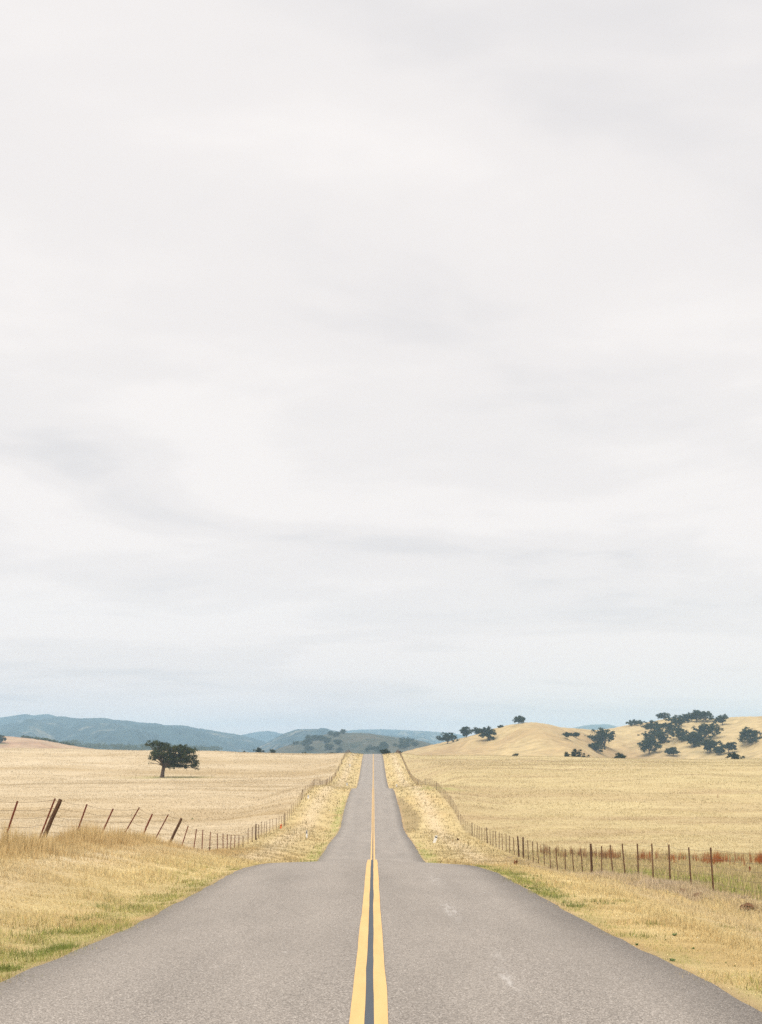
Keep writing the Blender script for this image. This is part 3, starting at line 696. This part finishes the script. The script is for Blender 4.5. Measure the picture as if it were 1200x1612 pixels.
# ------------------------------------------------------------------ fences
def tpost_mesh(h_, mat, name):     # steel T-post with studs on its face and a flared foot plate
    m = MB(); m.box(-.024, .024, -.004, .004, -.35, h_); m.box(-.004, .004, .004, .036, -.35, h_ - .006)
    z = .15
    while z < h_ - .04: m.box(-.007, .007, -.011, -.004, z, z + .02); z += .16
    return m.mesh(name, mat)
def wpost_mesh(h_, r, mat, name, seed):
    g = random.Random(seed); m = MB()
    zs = [-.35, 0, h_*.3, h_*.6, h_*.9, h_]
    m.tube([(g.uniform(-.01, .01), g.uniform(-.01, .01), z) for z in zs], [r*1.05, r*1.03, r, r*.96, r*.95, r*.86], 9)
    return m.mesh(name, mat)
PH = 1.35
ME = dict(rust=tpost_mesh(PH, M['rust'], 'steel_post'), brown=tpost_mesh(PH, M['brownsteel'], 'steel_post'),
          wood=wpost_mesh(PH, .058, M['wood'], 'wooden_post', 1), wood2=wpost_mesh(PH, .05, M['wood'], 'wooden_post', 2), pipe=wpost_mesh(PH, .032, M['rust'], 'steel_post', 3))
def fence(label, posts, heights, rootloc):
    """posts = (base, top, kind): straight wires run from post to post at the given fractions of their height"""
    root = empty('wire_fence', rootloc); tag(root, label, 'fence')
    for b, t, kd in posts:
        o = link('wooden_post' if kd.startswith('wood') else 'steel_post', ME[kd], root)
        ax = (t - b); ln = ax.length
        qn = ax.normalized().to_track_quat('Z', 'Y')
        o.matrix_local = Matrix.Translation(b - rootloc) @ qn.to_matrix().to_4x4() @ Matrix.Rotation(random.uniform(-.3, .3), 4, 'Z') @ Matrix.Diagonal((.75 if b.y > 110 else 1, .75 if b.y > 110 else 1, ln / PH, 1))
    for hf in heights:
        m = MB(); pts = []; rad = []
        for i, (b, t, kd) in enumerate(posts):
            p = b.lerp(t, hf) - rootloc
            if i and p.y < 130:
                mm = pts[-1].lerp(p, .5); mm.z -= random.uniform(.005, .05); pts.append(mm); rad.append(0.0045)
            pts.append(p); rad.append(0.0045)
        m.tube(pts, rad, 4); link('wire', m.mesh('wire', M['wire']), root)
    return root
# left fence: leaning rusty posts near the camera, straightening up towards the dip
XL, XR = -8.35, 8.75
near = [(29, 1261, 15, 1303, 'rust'), (88, 1257, 70, 1303, 'rust'), (95.5, 1258, 75, 1305, 'wood'), (138, 1266, 123, 1308, 'rust'), (179, 1273, 163, 1308, 'rust'), (220.5, 1271, 200, 1307, 'rust'),
        (240, 1281, 225, 1316, 'pipe'), (266, 1282, 250, 1312, 'rust'), (286, 1288, 271, 1320, 'wood'), (297, 1300, 289, 1325, 'rust'), (310, 1305, 307.5, 1323, 'rust'), (320, 1306, 319, 1327, 'rust'),
        (332, 1309, 331, 1328, 'rust'), (342, 1312, 342, 1330, 'rust'), (351, 1312, 351, 1330, 'rust'), (358.5, 1313, 358, 1333, 'rust'), (364.5, 1314, 364, 1330, 'rust'), (370.5, 1314, 370, 1330, 'rust'), (376, 1314, 376, 1328, 'rust'), (382.5, 1316, 382.5, 1328, 'brown')]
posts = []
for (tx, ty, bx, by, kd) in [(-48, 1256, -60, 1305, 'rust'), (-130, 1247, -145, 1305, 'wood')][::-1] + near:
    # distance from the foot's bearing to the fence line (foot continued down through the tall grass)
    r = ray(bx, by); d = (XL - CAM.x) / (r.x / r.y)
    if kd == 'wood' and 60 < bx < 90: d += .35
    top = at(tx, ty, d); foot = at(bx, by, d); gz = float(height(XL, d))
    ax = (top - foot).normalized()
    base = foot + ax * ((gz - foot.z) / ax.z)
    posts.append((base, top, kd))
y = posts[-1][0].y + 3.0; i = 0
while y < 560:
    x = XL + .1 * math.sin(y * .2); g = float(height(x, y)); kd = 'wood2' if i % 11 == 2 else 'brown'
    hh = 1.05 + random.uniform(-.05, .1) + (.12 if kd == 'wood2' else 0)
    b = Vector((x, y, g)); posts.append((b, b + Vector((random.gauss(0, .03), random.gauss(0, .03), hh)), kd)); y += random.uniform(2.8, 3.6); i += 1
posts.sort(key=lambda p: p[0].y)
fence('wire fence with leaning rusty posts along the left verge', posts, (.97, .80, .62, .45, .28), Vector((XL, posts[0][0].y, posts[0][0].z)))
posts = []
rx_ = [1230, 1272, 1121.7, 1086.7, 1054.6, 1028, 1005, 984, 965, 948, 931.7, 917, 903, 890, 878, 867, 857, 848, 839.6, 832, 824.6, 817.5, 810, 803, 797.5, 791.7, 786.7, 781.7, 777, 772.5, 768]
woods = {931.7: 'wood2', 824.6: 'wood2', 817.5: 'wood2', 768: 'wood2', 1272: 'wood2'}
for x_ in sorted(rx_, reverse=True):
    r = ray(x_, 1370); d = (XR - CAM.x) / (r.x / r.y); g = float(height(XR, d)); kd = woods.get(x_, 'brown')
    b = Vector((XR, d, g)); posts.append((b, b + Vector((random.gauss(-.03, .03), random.gauss(0, .03), 1.12 + random.uniform(-.03, .04) + (.12 if kd == 'wood2' else 0))), kd))
y = posts[-1][0].y + 2.7; i = 0
while y < 560:
    x = XR - .6 * float(sstep(150, 280, y)); g = float(height(x, y)); kd = 'wood2' if i % 12 == 5 else 'brown'
    hh = 1.05 + random.uniform(-.05, .1) + (.12 if kd == 'wood2' else 0)
    b = Vector((x, y, g)); posts.append((b, b + Vector((random.gauss(0, .03), random.gauss(0, .03), hh)), kd)); y += random.uniform(2.6, 3.2); i += 1
fence('straight wire fence with thin brown posts along the right field', posts, (.95, .76, .58, .40, .22), Vector((XR, posts[0][0].y, posts[0][0].z)))

# ------------------------------------------------------------------ roadside markers and stakes
def marker(px, pyb, hp, wp, lab, tilt=0.0, body='white', band='blue', yaw=0.0):
    p = ground_hit(px, pyb); k = ppm(p.y); h_ = hp / k; w_ = wp / k
    root = empty('marker_post', p); tag(root, lab, 'marker post', 'roadside marker posts'); root.rotation_euler = (0, tilt, yaw)
    m = MB(); m.box(-w_/2, w_/2, -.012, .012, -.25, h_ * .97); m.tube([(0, -.012, h_*.97), (0, .012, h_*.97)], [w_/2*.98]*2, 10)
    link('paddle', m.mesh('paddle', M[body]), root)
    if band:
        m = MB(); m.box(-w_/2*.7, w_/2*.7, -.017, -.013, h_*.62, h_*.86); link('reflector', m.mesh('reflector', M[band]), root)
marker(483, 1320.5, 13, 2.4, 'white marker post with dark band on the left verge in the dip')
marker(683.5, 1327, 10.5, 4.2, 'wide white tilted marker panel on the right verge in the dip', .35, 'white', None)
marker(442, 1304, 5.5, 2.6, 'small orange marker beside the left fence', .15, 'orange', None)
marker(485.5, 1257, 4.5, 2.6, 'small white marker by the left fence above the dip', 0, 'white', None)
marker(546.5, 1237, 3.5, 2.6, 'small white marker on the left verge at the second crest', 0, 'white', None)
marker(551, 1207, 3.0, 2.2, 'tiny white marker on the left verge near the summit', 0, 'white', None)
marker(624.5, 1239, 3.8, 2.0, 'small white marker on the right verge at the second crest', 0, 'white', None)
def stake(px, pyb, hp, lab):
    p = ground_hit(px, pyb); k = ppm(p.y)
    o = link('stake', wpost_mesh(hp / k, .035, M['rust'], 'stake', 9)); o.location = p; tag(o, lab, 'stake')
stake(1181, 1378, 13, 'short rusty stake in the grass beyond the right fence')
stake(1130.5, 1256.5, 6, 'short brown stake alone in the right field')

# clods of bare earth on the little cut bank in front of the right fence
def clod(px, py, wp, hp, lab, seed):
    p = ground_hit(px, py); k = ppm(p.y); g = np.random.default_rng(seed)
    import bmesh
    bm = bmesh.new(); bmesh.ops.create_icosphere(bm, subdivisions=4, radius=1.0)
    for v in bm.verts:
        n = fbm(np.array(v.co.x*2.2 + seed), np.array(v.co.y*2.2 + v.co.z*3.1), seed, 4)
        v.co *= .55 + .85 * float(n)
        v.co.x *= wp / k / 2; v.co.y *= .22; v.co.z *= hp / k * .62
    me = bpy.data.meshes.new('earth_clod'); bm.to_mesh(me); bm.free(); me.materials.append(M['soil'])
    o = link('earth_clod', me); o.location = p + Vector((0, 0, .01)); o.rotation_euler = (0, 0, g.uniform(-.3, .3)); tag(o, lab, 'earth clod')
clod(1077, 1404, 18, 6, 'small clod of dark brown earth on the right cut bank, farthest off', 1)
clod(1100, 1413, 18, 8, 'middle clod of dark brown earth on the right cut bank', 2)
clod(1178, 1430, 28, 10, 'long dark clod of earth on the right cut bank, nearest the camera', 3)

# ------------------------------------------------------------------ grass
def blades(name, x, y, hgt, wid, lean, colr, label, cat='grass', z=None, parent=None):
    n = len(x)
    z = height(x, y, False) if z is None else z
    az = rng.uniform(0, 2*np.pi, n); fa = az + np.pi/2 + rng.normal(0, .5, n)
    P = np.stack([x, y, z - .01], 1)
    side = np.stack([np.cos(fa), np.sin(fa), 0*fa], 1) * (wid / 2)[:, None]
    tip = P + np.stack([np.cos(az) * lean * hgt, np.sin(az) * lean * hgt, hgt * np.sqrt(np.clip(1 - np.minimum(lean, .95)**2 * .8, .05, 1))], 1)
    V = np.stack([P - side, P + side, tip], 1).reshape(-1, 3)
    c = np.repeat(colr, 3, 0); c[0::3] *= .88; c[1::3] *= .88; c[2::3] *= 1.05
    c = c * np.minimum(1, .80 / np.maximum(c.max(axis=1), 1e-4))[:, None]      # keep the hue of the palest straw
    o = mesh_np(name, V, np.arange(3*n), 3, M['grass'], False, np.clip(c, 0, .85), parent)
    tag(o, label, cat, kind='stuff'); return o
def wedge(n, d0, d1, u0, u1, side, power=1.0):
    """random points in the strip seen between d0 and d1 at u0..u1 metres from the road edge"""
    y = d0 + (d1 - d0) * rng.uniform(0, 1, n) ** power; u = rng.uniform(u0, u1, n)
    x = -(RL + u) if side < 0 else RR + u
    ok = np.abs(x) < .262 * y + 4.2
    return x[ok], y[ok]
def verge(side):
    X = []; Y = []; H = []; W = []; LN = []
    for d0, d1, dens, wd, hh in ((9, 18, 2900, .0072, .07), (18, 30, 2400, .0085, .08), (30, 46, 1000, .013, .095), (46, 66, 220, .022, .11), (66, 100, 90, .035, .13), (100, 170, 22, .06, .16), (170, 300, 7, .11, .2), (300, 520, 3, .2, .25)):
        n = int(dens * (d1 - d0) * 5.4); x, y = wedge(n, d0, d1, -.22, 5.3, side)
        u = np.abs(x) - (RL if side < 0 else RR)
        keep = rng.uniform(0, 1, len(x)) < np.clip(.42 + u * 3.0, 0.05, 1) * (0.55 + .5*sstep(.28, .55, fbm(x*2.2, y*1.6, 17, 3)))
        x, y, u = x[keep], y[keep], u[keep]; n = len(x)
        cl_ = sstep(.42, .72, fbm(x*1.1, y*.8, 77, 3))
        X.append(x); Y.append(y); H.append(hh * rng.uniform(.35, 1.2, n) * (.55 + 1.1*cl_) * np.clip(.5 + u*.6, .4, 1.1)); W.append(np.full(n, wd) * rng.uniform(.6, 1.4, n)); LN.append(rng.uniform(.2, 1.5, n))
    return [np.concatenate(a) for a in (X, Y, H, W, LN)]
def straw(x, y, gboost=1.0):
    c, g = ground_color(x, y); n = len(x)
    isg = rng.uniform(0, 1, n) < np.clip(g * .8 * gboost, 0, .7)
    sp_ = 1 - .6 * sstep(50, 110, y)
    v = (1 + sp_ * rng.uniform(-.30, .24, n))[:, None]
    base = np.array([.68, .55, .285]) * (1 - .10 * sstep(45, 100, y))[:, None]; r_ = rng.uniform(0, 1, n)[:, None]
    c = (c * .55 + base * .45) * v * (1.20 - .36 * sstep(35, 90, y))[:, None]
    c = np.where(r_ < .10 * sp_[:, None], c * np.array([.80, .66, .52]), c); c = np.where(r_ > .90, c * 1.12 + .03, c)
    gc_ = np.array([.25, .28, .085]) * rng.uniform(.7, 1.6, (n, 1)) + np.array([.16, .09, .02]) * rng.uniform(0, 1, (n, 1))
    return np.where(isg[:, None], gc_, c), isg
for sd_, lab in ((-1, 'short dry and green grass on the left verge'), (1, 'short dry straw grass on the right verge')):
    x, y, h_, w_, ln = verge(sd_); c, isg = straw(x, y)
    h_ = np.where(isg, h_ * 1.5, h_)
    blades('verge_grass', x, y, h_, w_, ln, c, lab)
# tufts of greener grass right at the left road edge
X = []; Y = []; H = []; W = []; LN = []; C = []
def tuft(x0, y0, n, r, h0, wd, colr, var=.35):
    X.append(x0 + rng.normal(0, r, n)); Y.append(y0 + rng.normal(0, r * 1.4, n)); H.append(h0 * rng.uniform(.4, 1.15, n)); W.append(wd * rng.uniform(.6, 1.3, n)); LN.append(rng.uniform(.1, .9, n))
    C.append(np.array(colr) * rng.uniform(1 - var, 1 + var, (n, 1)) + np.array([.10, .07, .01]) * rng.uniform(0, .8, (n, 1)))
for px_, py_, n, r in ((100, 1494, 420, .10), (85, 1498, 260, .10), (8, 1528, 420, .09), (60, 1505, 240, .12), (20, 1505, 260, .14), (180, 1452, 160, .07), (70, 1472, 160, .12), (120, 1470, 200, .14), (45, 1480, 160, .12), (150, 1448, 150, .12), (210, 1432, 160, .10), (250, 1412, 160, .14), (165, 1430, 140, .12), (300, 1396, 140, .16), (120, 1450, 140, .12)):
    p = ground_hit(px_, py_); tuft(p.x, p.y, n, r, .10, .007, (.20, .25, .07))
for k in range(45):
    y0 = rng.uniform(13, 44); u = abs(rng.normal(.35, .5)); tuft(-(RL + .05 + u), y0, 60, .10, .09, .009, (.30, .30, .10))
x, y, h_, w_, ln, c = [np.concatenate(a) for a in (X, Y, H, W, LN, C)]
k_ = x < -(RL + .0); x, y, h_, w_, ln, c = x[k_], y[k_], h_[k_], w_[k_], ln[k_], c[k_]
blades('green_grass', x, y, h_, w_, ln, c, 'green grass tufts along the left edge of the asphalt')
X = []; Y = []; H = []; W = []; LN = []; C = []
for k in range(60):
    y0 = rng.uniform(24, 50); tuft(RR + .15 + abs(rng.normal(.1, .35)), y0, 60, .10, .09, .011, (.22, .26, .09))
for px_, py_ in ((825, 1378), (800, 1368), (860, 1385), (880, 1395), (1025, 1455), (1190, 1465), (1150, 1462), (980, 1420), (1010, 1475), (935, 1420)):
    p = ground_hit(px_, py_); tuft(p.x, p.y, 110, .13, .09, .009, (.28, .29, .10))
x, y, h_, w_, ln, c = [np.concatenate(a) for a in (X, Y, H, W, LN, C)]
k_ = x > RR + .0; x, y, h_, w_, ln, c = x[k_], y[k_], h_[k_], w_[k_], ln[k_], c[k_]
blades('green_grass', x, y, h_, w_, ln, c, 'green grass tufts along the right edge of the asphalt')

# tall dry grass hiding the feet of the left fence
n = 52000; y = 22 + 82 * rng.uniform(0, 1, n) ** 1.25; xc = -8.0 + .35 * np.sin(y*.21) + .3*(fbm(y*.5, y*0, 5, 3) - .5)
x = xc + rng.normal(0, .62, n)
tl_ = np.clip(fbm(x*1.1, y*.55, 63, 4) * 3.0 - .85, .12, 1.2)
h_ = (.62 - .30 * sstep(40, 75, y)) * rng.uniform(.5, 1.1, n) * tl_ * np.exp(-((x - xc) / 1.2)**2) * sstep(104, 72, y)
c, _ = straw(x, y, .2); c = c * .6 + np.array([.90, .64, .31]) * .60 * rng.uniform(.8, 1.2, (n, 1))
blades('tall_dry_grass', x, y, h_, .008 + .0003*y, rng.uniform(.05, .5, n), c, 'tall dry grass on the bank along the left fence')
# weeds along the right cut bank and fence: greyish pink, then yellow-green behind
n = 45000; y = 26 + 78 * rng.uniform(0, 1, n) ** 1.3; x = RR + 5.35 + rng.normal(0, .45, n) + .15*np.sin(y*.6)
h_ = (.30 - .12 * sstep(40, 75, y)) * rng.uniform(.4, 1.15, n) * np.clip(fbm(x*.9, y*.5, 66, 3) * 2 - .4, .15, 1.1) * sstep(104, 66, y)
pk = np.clip(fbm(x*.5, y*.3, 67, 3)[:, None] * 2 - .5, 0, 1)
c = (np.array([.70, .56, .42]) * pk * .7 + np.array([.74, .58, .33]) * (1 - pk * .7)) * rng.uniform(.7, 1.2, (n, 1))
blades('bank_weeds', x, y, h_, .010 + .0003*y, rng.uniform(.1, .7, n), c, 'greyish dry weeds along the cut bank at the right fence')
n = 50000; y = 30 + 70 * rng.uniform(0, 1, n); x = RR + 5.9 + rng.uniform(0, 1, n) * (3 + (y - 30) * .25); ok = x < .262*y + 4.2; x, y = x[ok], y[ok]; n = len(x)
h_ = .36 * rng.uniform(.4, 1.1, n) * np.clip(fbm(x*.7, y*.5, 68, 3) * 2 - .3, .25, 1.1)
gm = np.clip(np.exp(-((x - 10.2) / 1.8)**2) * np.exp(-((y - 41) / 8)**2) * .9 + np.exp(-((x - 9.6) / 1.0)**2) * np.exp(-((y - 53) / 5)**2) * .6 + .08, 0, .8)[:, None] * sstep(.3, .6, fbm(x*1.2, y*.9, 69, 3))[:, None]
c = np.where(rng.uniform(0, 1, (n, 1)) < gm, np.array([.44, .46, .13]), np.array([.64, .51, .26])) * rng.uniform(.75, 1.2, (n, 1))
blades('ditch_grass', x, y, h_, .010 + .0004*y, rng.uniform(.05, .6, n), c, 'yellow green grass in the hollow beyond the right fence')
# field grass
for sd_, lab in ((-1, 'dry golden grass of the left field'), (1, 'dry golden grass of the right field')):
    X = []; Y = []; H = []; W = []
    for d0, d1, dens, wd, hh in ((30, 60, 260, .020, .22), (60, 100, 110, .035, .24), (100, 170, 34, .045, .27), (170, 300, 11, .08, .30), (300, 540, 4.2, .14, .34)):
        area = (d1 - d0) * (.262 * d1 - 6); n = int(dens * area)
        x, y = wedge(n, d0, d1, 5.2, .262 * d1 + 4 - 3, sd_)
        keep = rng.uniform(0, 1, len(x)) < .75 + .25 * sstep(.3, .6, fbm(x*.3, y*.25, 87, 3)); x, y = x[keep], y[keep]
        X.append(x); Y.append(y); H.append(hh * rng.uniform(.3, 1.1, len(x)) * np.clip(fbm(x*.25, y*.3, 88, 3) * 1.2 + .1, .4, 1.1)); W.append(wd * rng.uniform(.5, 1.4, len(x)))
    x, y, h_, w_ = [np.concatenate(a) for a in (X, Y, H, W)]; n = len(x)
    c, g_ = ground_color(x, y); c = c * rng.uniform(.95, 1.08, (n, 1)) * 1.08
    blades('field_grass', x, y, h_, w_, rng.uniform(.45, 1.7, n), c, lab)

# band of red-brown dock weeds in the hollow of the right field
X = []; Y = []; H = []; W = []; C = []
for k in range(520):
    px_ = 1205 - 355 * rng.uniform(0, 1) ** 1.5 if k < 380 else rng.uniform(850, 1200); d_ = 84 + rng.normal(0, 2.2) + (1200 - px_) * .03
    p = at(px_, 1345, d_); hh = rng.uniform(.3, .75); m_ = 7
    dens = fbm(np.array(px_ * .05), np.array(3.0), 99, 3)
    if dens < .44 and rng.uniform(0, 1) < .8: continue
    X.append(p.x + rng.normal(0, .035, m_)); Y.append(p.y + rng.normal(0, .035, m_)); H.append(hh * rng.uniform(.55, 1.05, m_)); W.append(rng.uniform(.02, .045, m_))
    red = float(sstep(900, 1070, px_)) * .8 + .2 * rng.uniform(0, 1)
    C.append((np.array([.52, .165, .05]) * red + np.array([.46, .29, .15]) * (1 - red)) * rng.uniform(.6, 1.3, (m_, 1)))
x, y, h_, w_, c = [np.concatenate(a) for a in (X, Y, H, W, C)]
blades('dock_weeds', x, y, h_ + .12, w_, rng.uniform(.0, .2, len(x)), c, 'band of rust-red dock weeds in the hollow beyond the right fence', 'weeds')

# single leafy weeds
def weed(px, py, wp, lab, colr=(.045, .105, .03), name='weed_plant', hf=.7, n=26, seed=0):
    p = ground_hit(px, py); r = wp / ppm(p.y) / 2 * .85; g = np.random.default_rng(seed + 900); V = []; C = []
    for k in range(n):
        a = g.uniform(0, 6.28); el = g.uniform(.15, 1.2); ln = r * g.uniform(.6, 1.2); wd = ln * .28
        d_ = np.array([math.cos(a)*math.cos(el), math.sin(a)*math.cos(el), math.sin(el) * hf * 1.6]); s = np.array([-math.sin(a), math.cos(a), 0])
        b = np.array([g.normal(0, r*.15), g.normal(0, r*.15), 0]); m_ = b + d_*ln*.55 + np.array([0, 0, r*.1]); t = b + d_*ln
        V += [b, m_ - s*wd, t, m_ + s*wd]; C += [np.array(colr) * g.uniform(.7, 1.4)] * 4
    o = mesh_np(name, np.array(V), np.arange(4*n), 4, M['grass'], False, np.array(C)); o.location = p
    tag(o, lab, 'weed')
for i, (px_, py_, wp, lab) in enumerate(((1091, 1495, 8, 'dark green leafy weed in the middle of the near right verge'), (1003, 1489, 9, 'dark green weed touching the right asphalt edge'), (827, 1397, 7, 'small green weed at the right road edge near the brow'),
    (1140, 1418, 7, 'dark green weed at the foot of the right cut bank'), (1058, 1513, 16, 'low spreading green weed at the near right asphalt edge'), (1048, 1481, 5, 'tiny green weed on the right verge above the leafy one'), (1143, 1517, 5, 'tiny green weed on the near right verge, left of a pair'),
    (1157, 1523, 5, 'tiny green weed on the near right verge, right of a pair'), (1062, 1473, 14, 'sparse green weed clump on the middle of the right verge'), (1124, 1438, 18, 'flat green weed patch on the pale mown strip'), (1063, 1444, 14, 'flat green weed rosette on the pale strip, farther left'),
    (1115, 1464, 8, 'small weed sprig on the right verge below the flat patch'), (303, 1290, 5, 'dark green weed in the left field behind the fence'))):
    weed(px_, py_, wp, lab, hf=.4 if wp > 12 else .7, seed=i, colr=(.17, .22, .09) if wp > 12 else (.075, .16, .045))
weed(812, 1362, 13, 'red-brown dead weed on the right verge before the fence', (.22, .08, .03), 'dead_weed', .9, 30, 31)
weed(721, 1323, 8, 'dark brown dead weed beside the right fence in the dip', (.16, .07, .03), 'dead_weed', 1.0, 26, 32)
weed(330, 1337, 7, 'green weed in the tall grass below the left fence', (.12, .17, .05), 'weed_plant', .9, 26, 33)

# ------------------------------------------------------------------ haze
hm = bpy.data.materials.new('haze'); hm.use_nodes = True; t = hm.node_tree; t.nodes.clear()
o_ = N(t, 'ShaderNodeOutputMaterial'); v_ = N(t, 'ShaderNodeVolumePrincipled')
v_.inputs['Color'].default_value = (0.49, 0.755, 0.98, 1); v_.inputs['Density'].default_value = 1.65e-4; v_.inputs['Anisotropy'].default_value = 0.0
L(t, v_.outputs[0], o_.inputs['Volume'])
m = MB(); m.box(-5600, 5600, -70, 8300, ZB - 1.5, 215)
hz = link('haze', m.mesh('haze', hm)); tag(hz, 'pale blue haze filling the valley air', 'haze', kind='stuff')
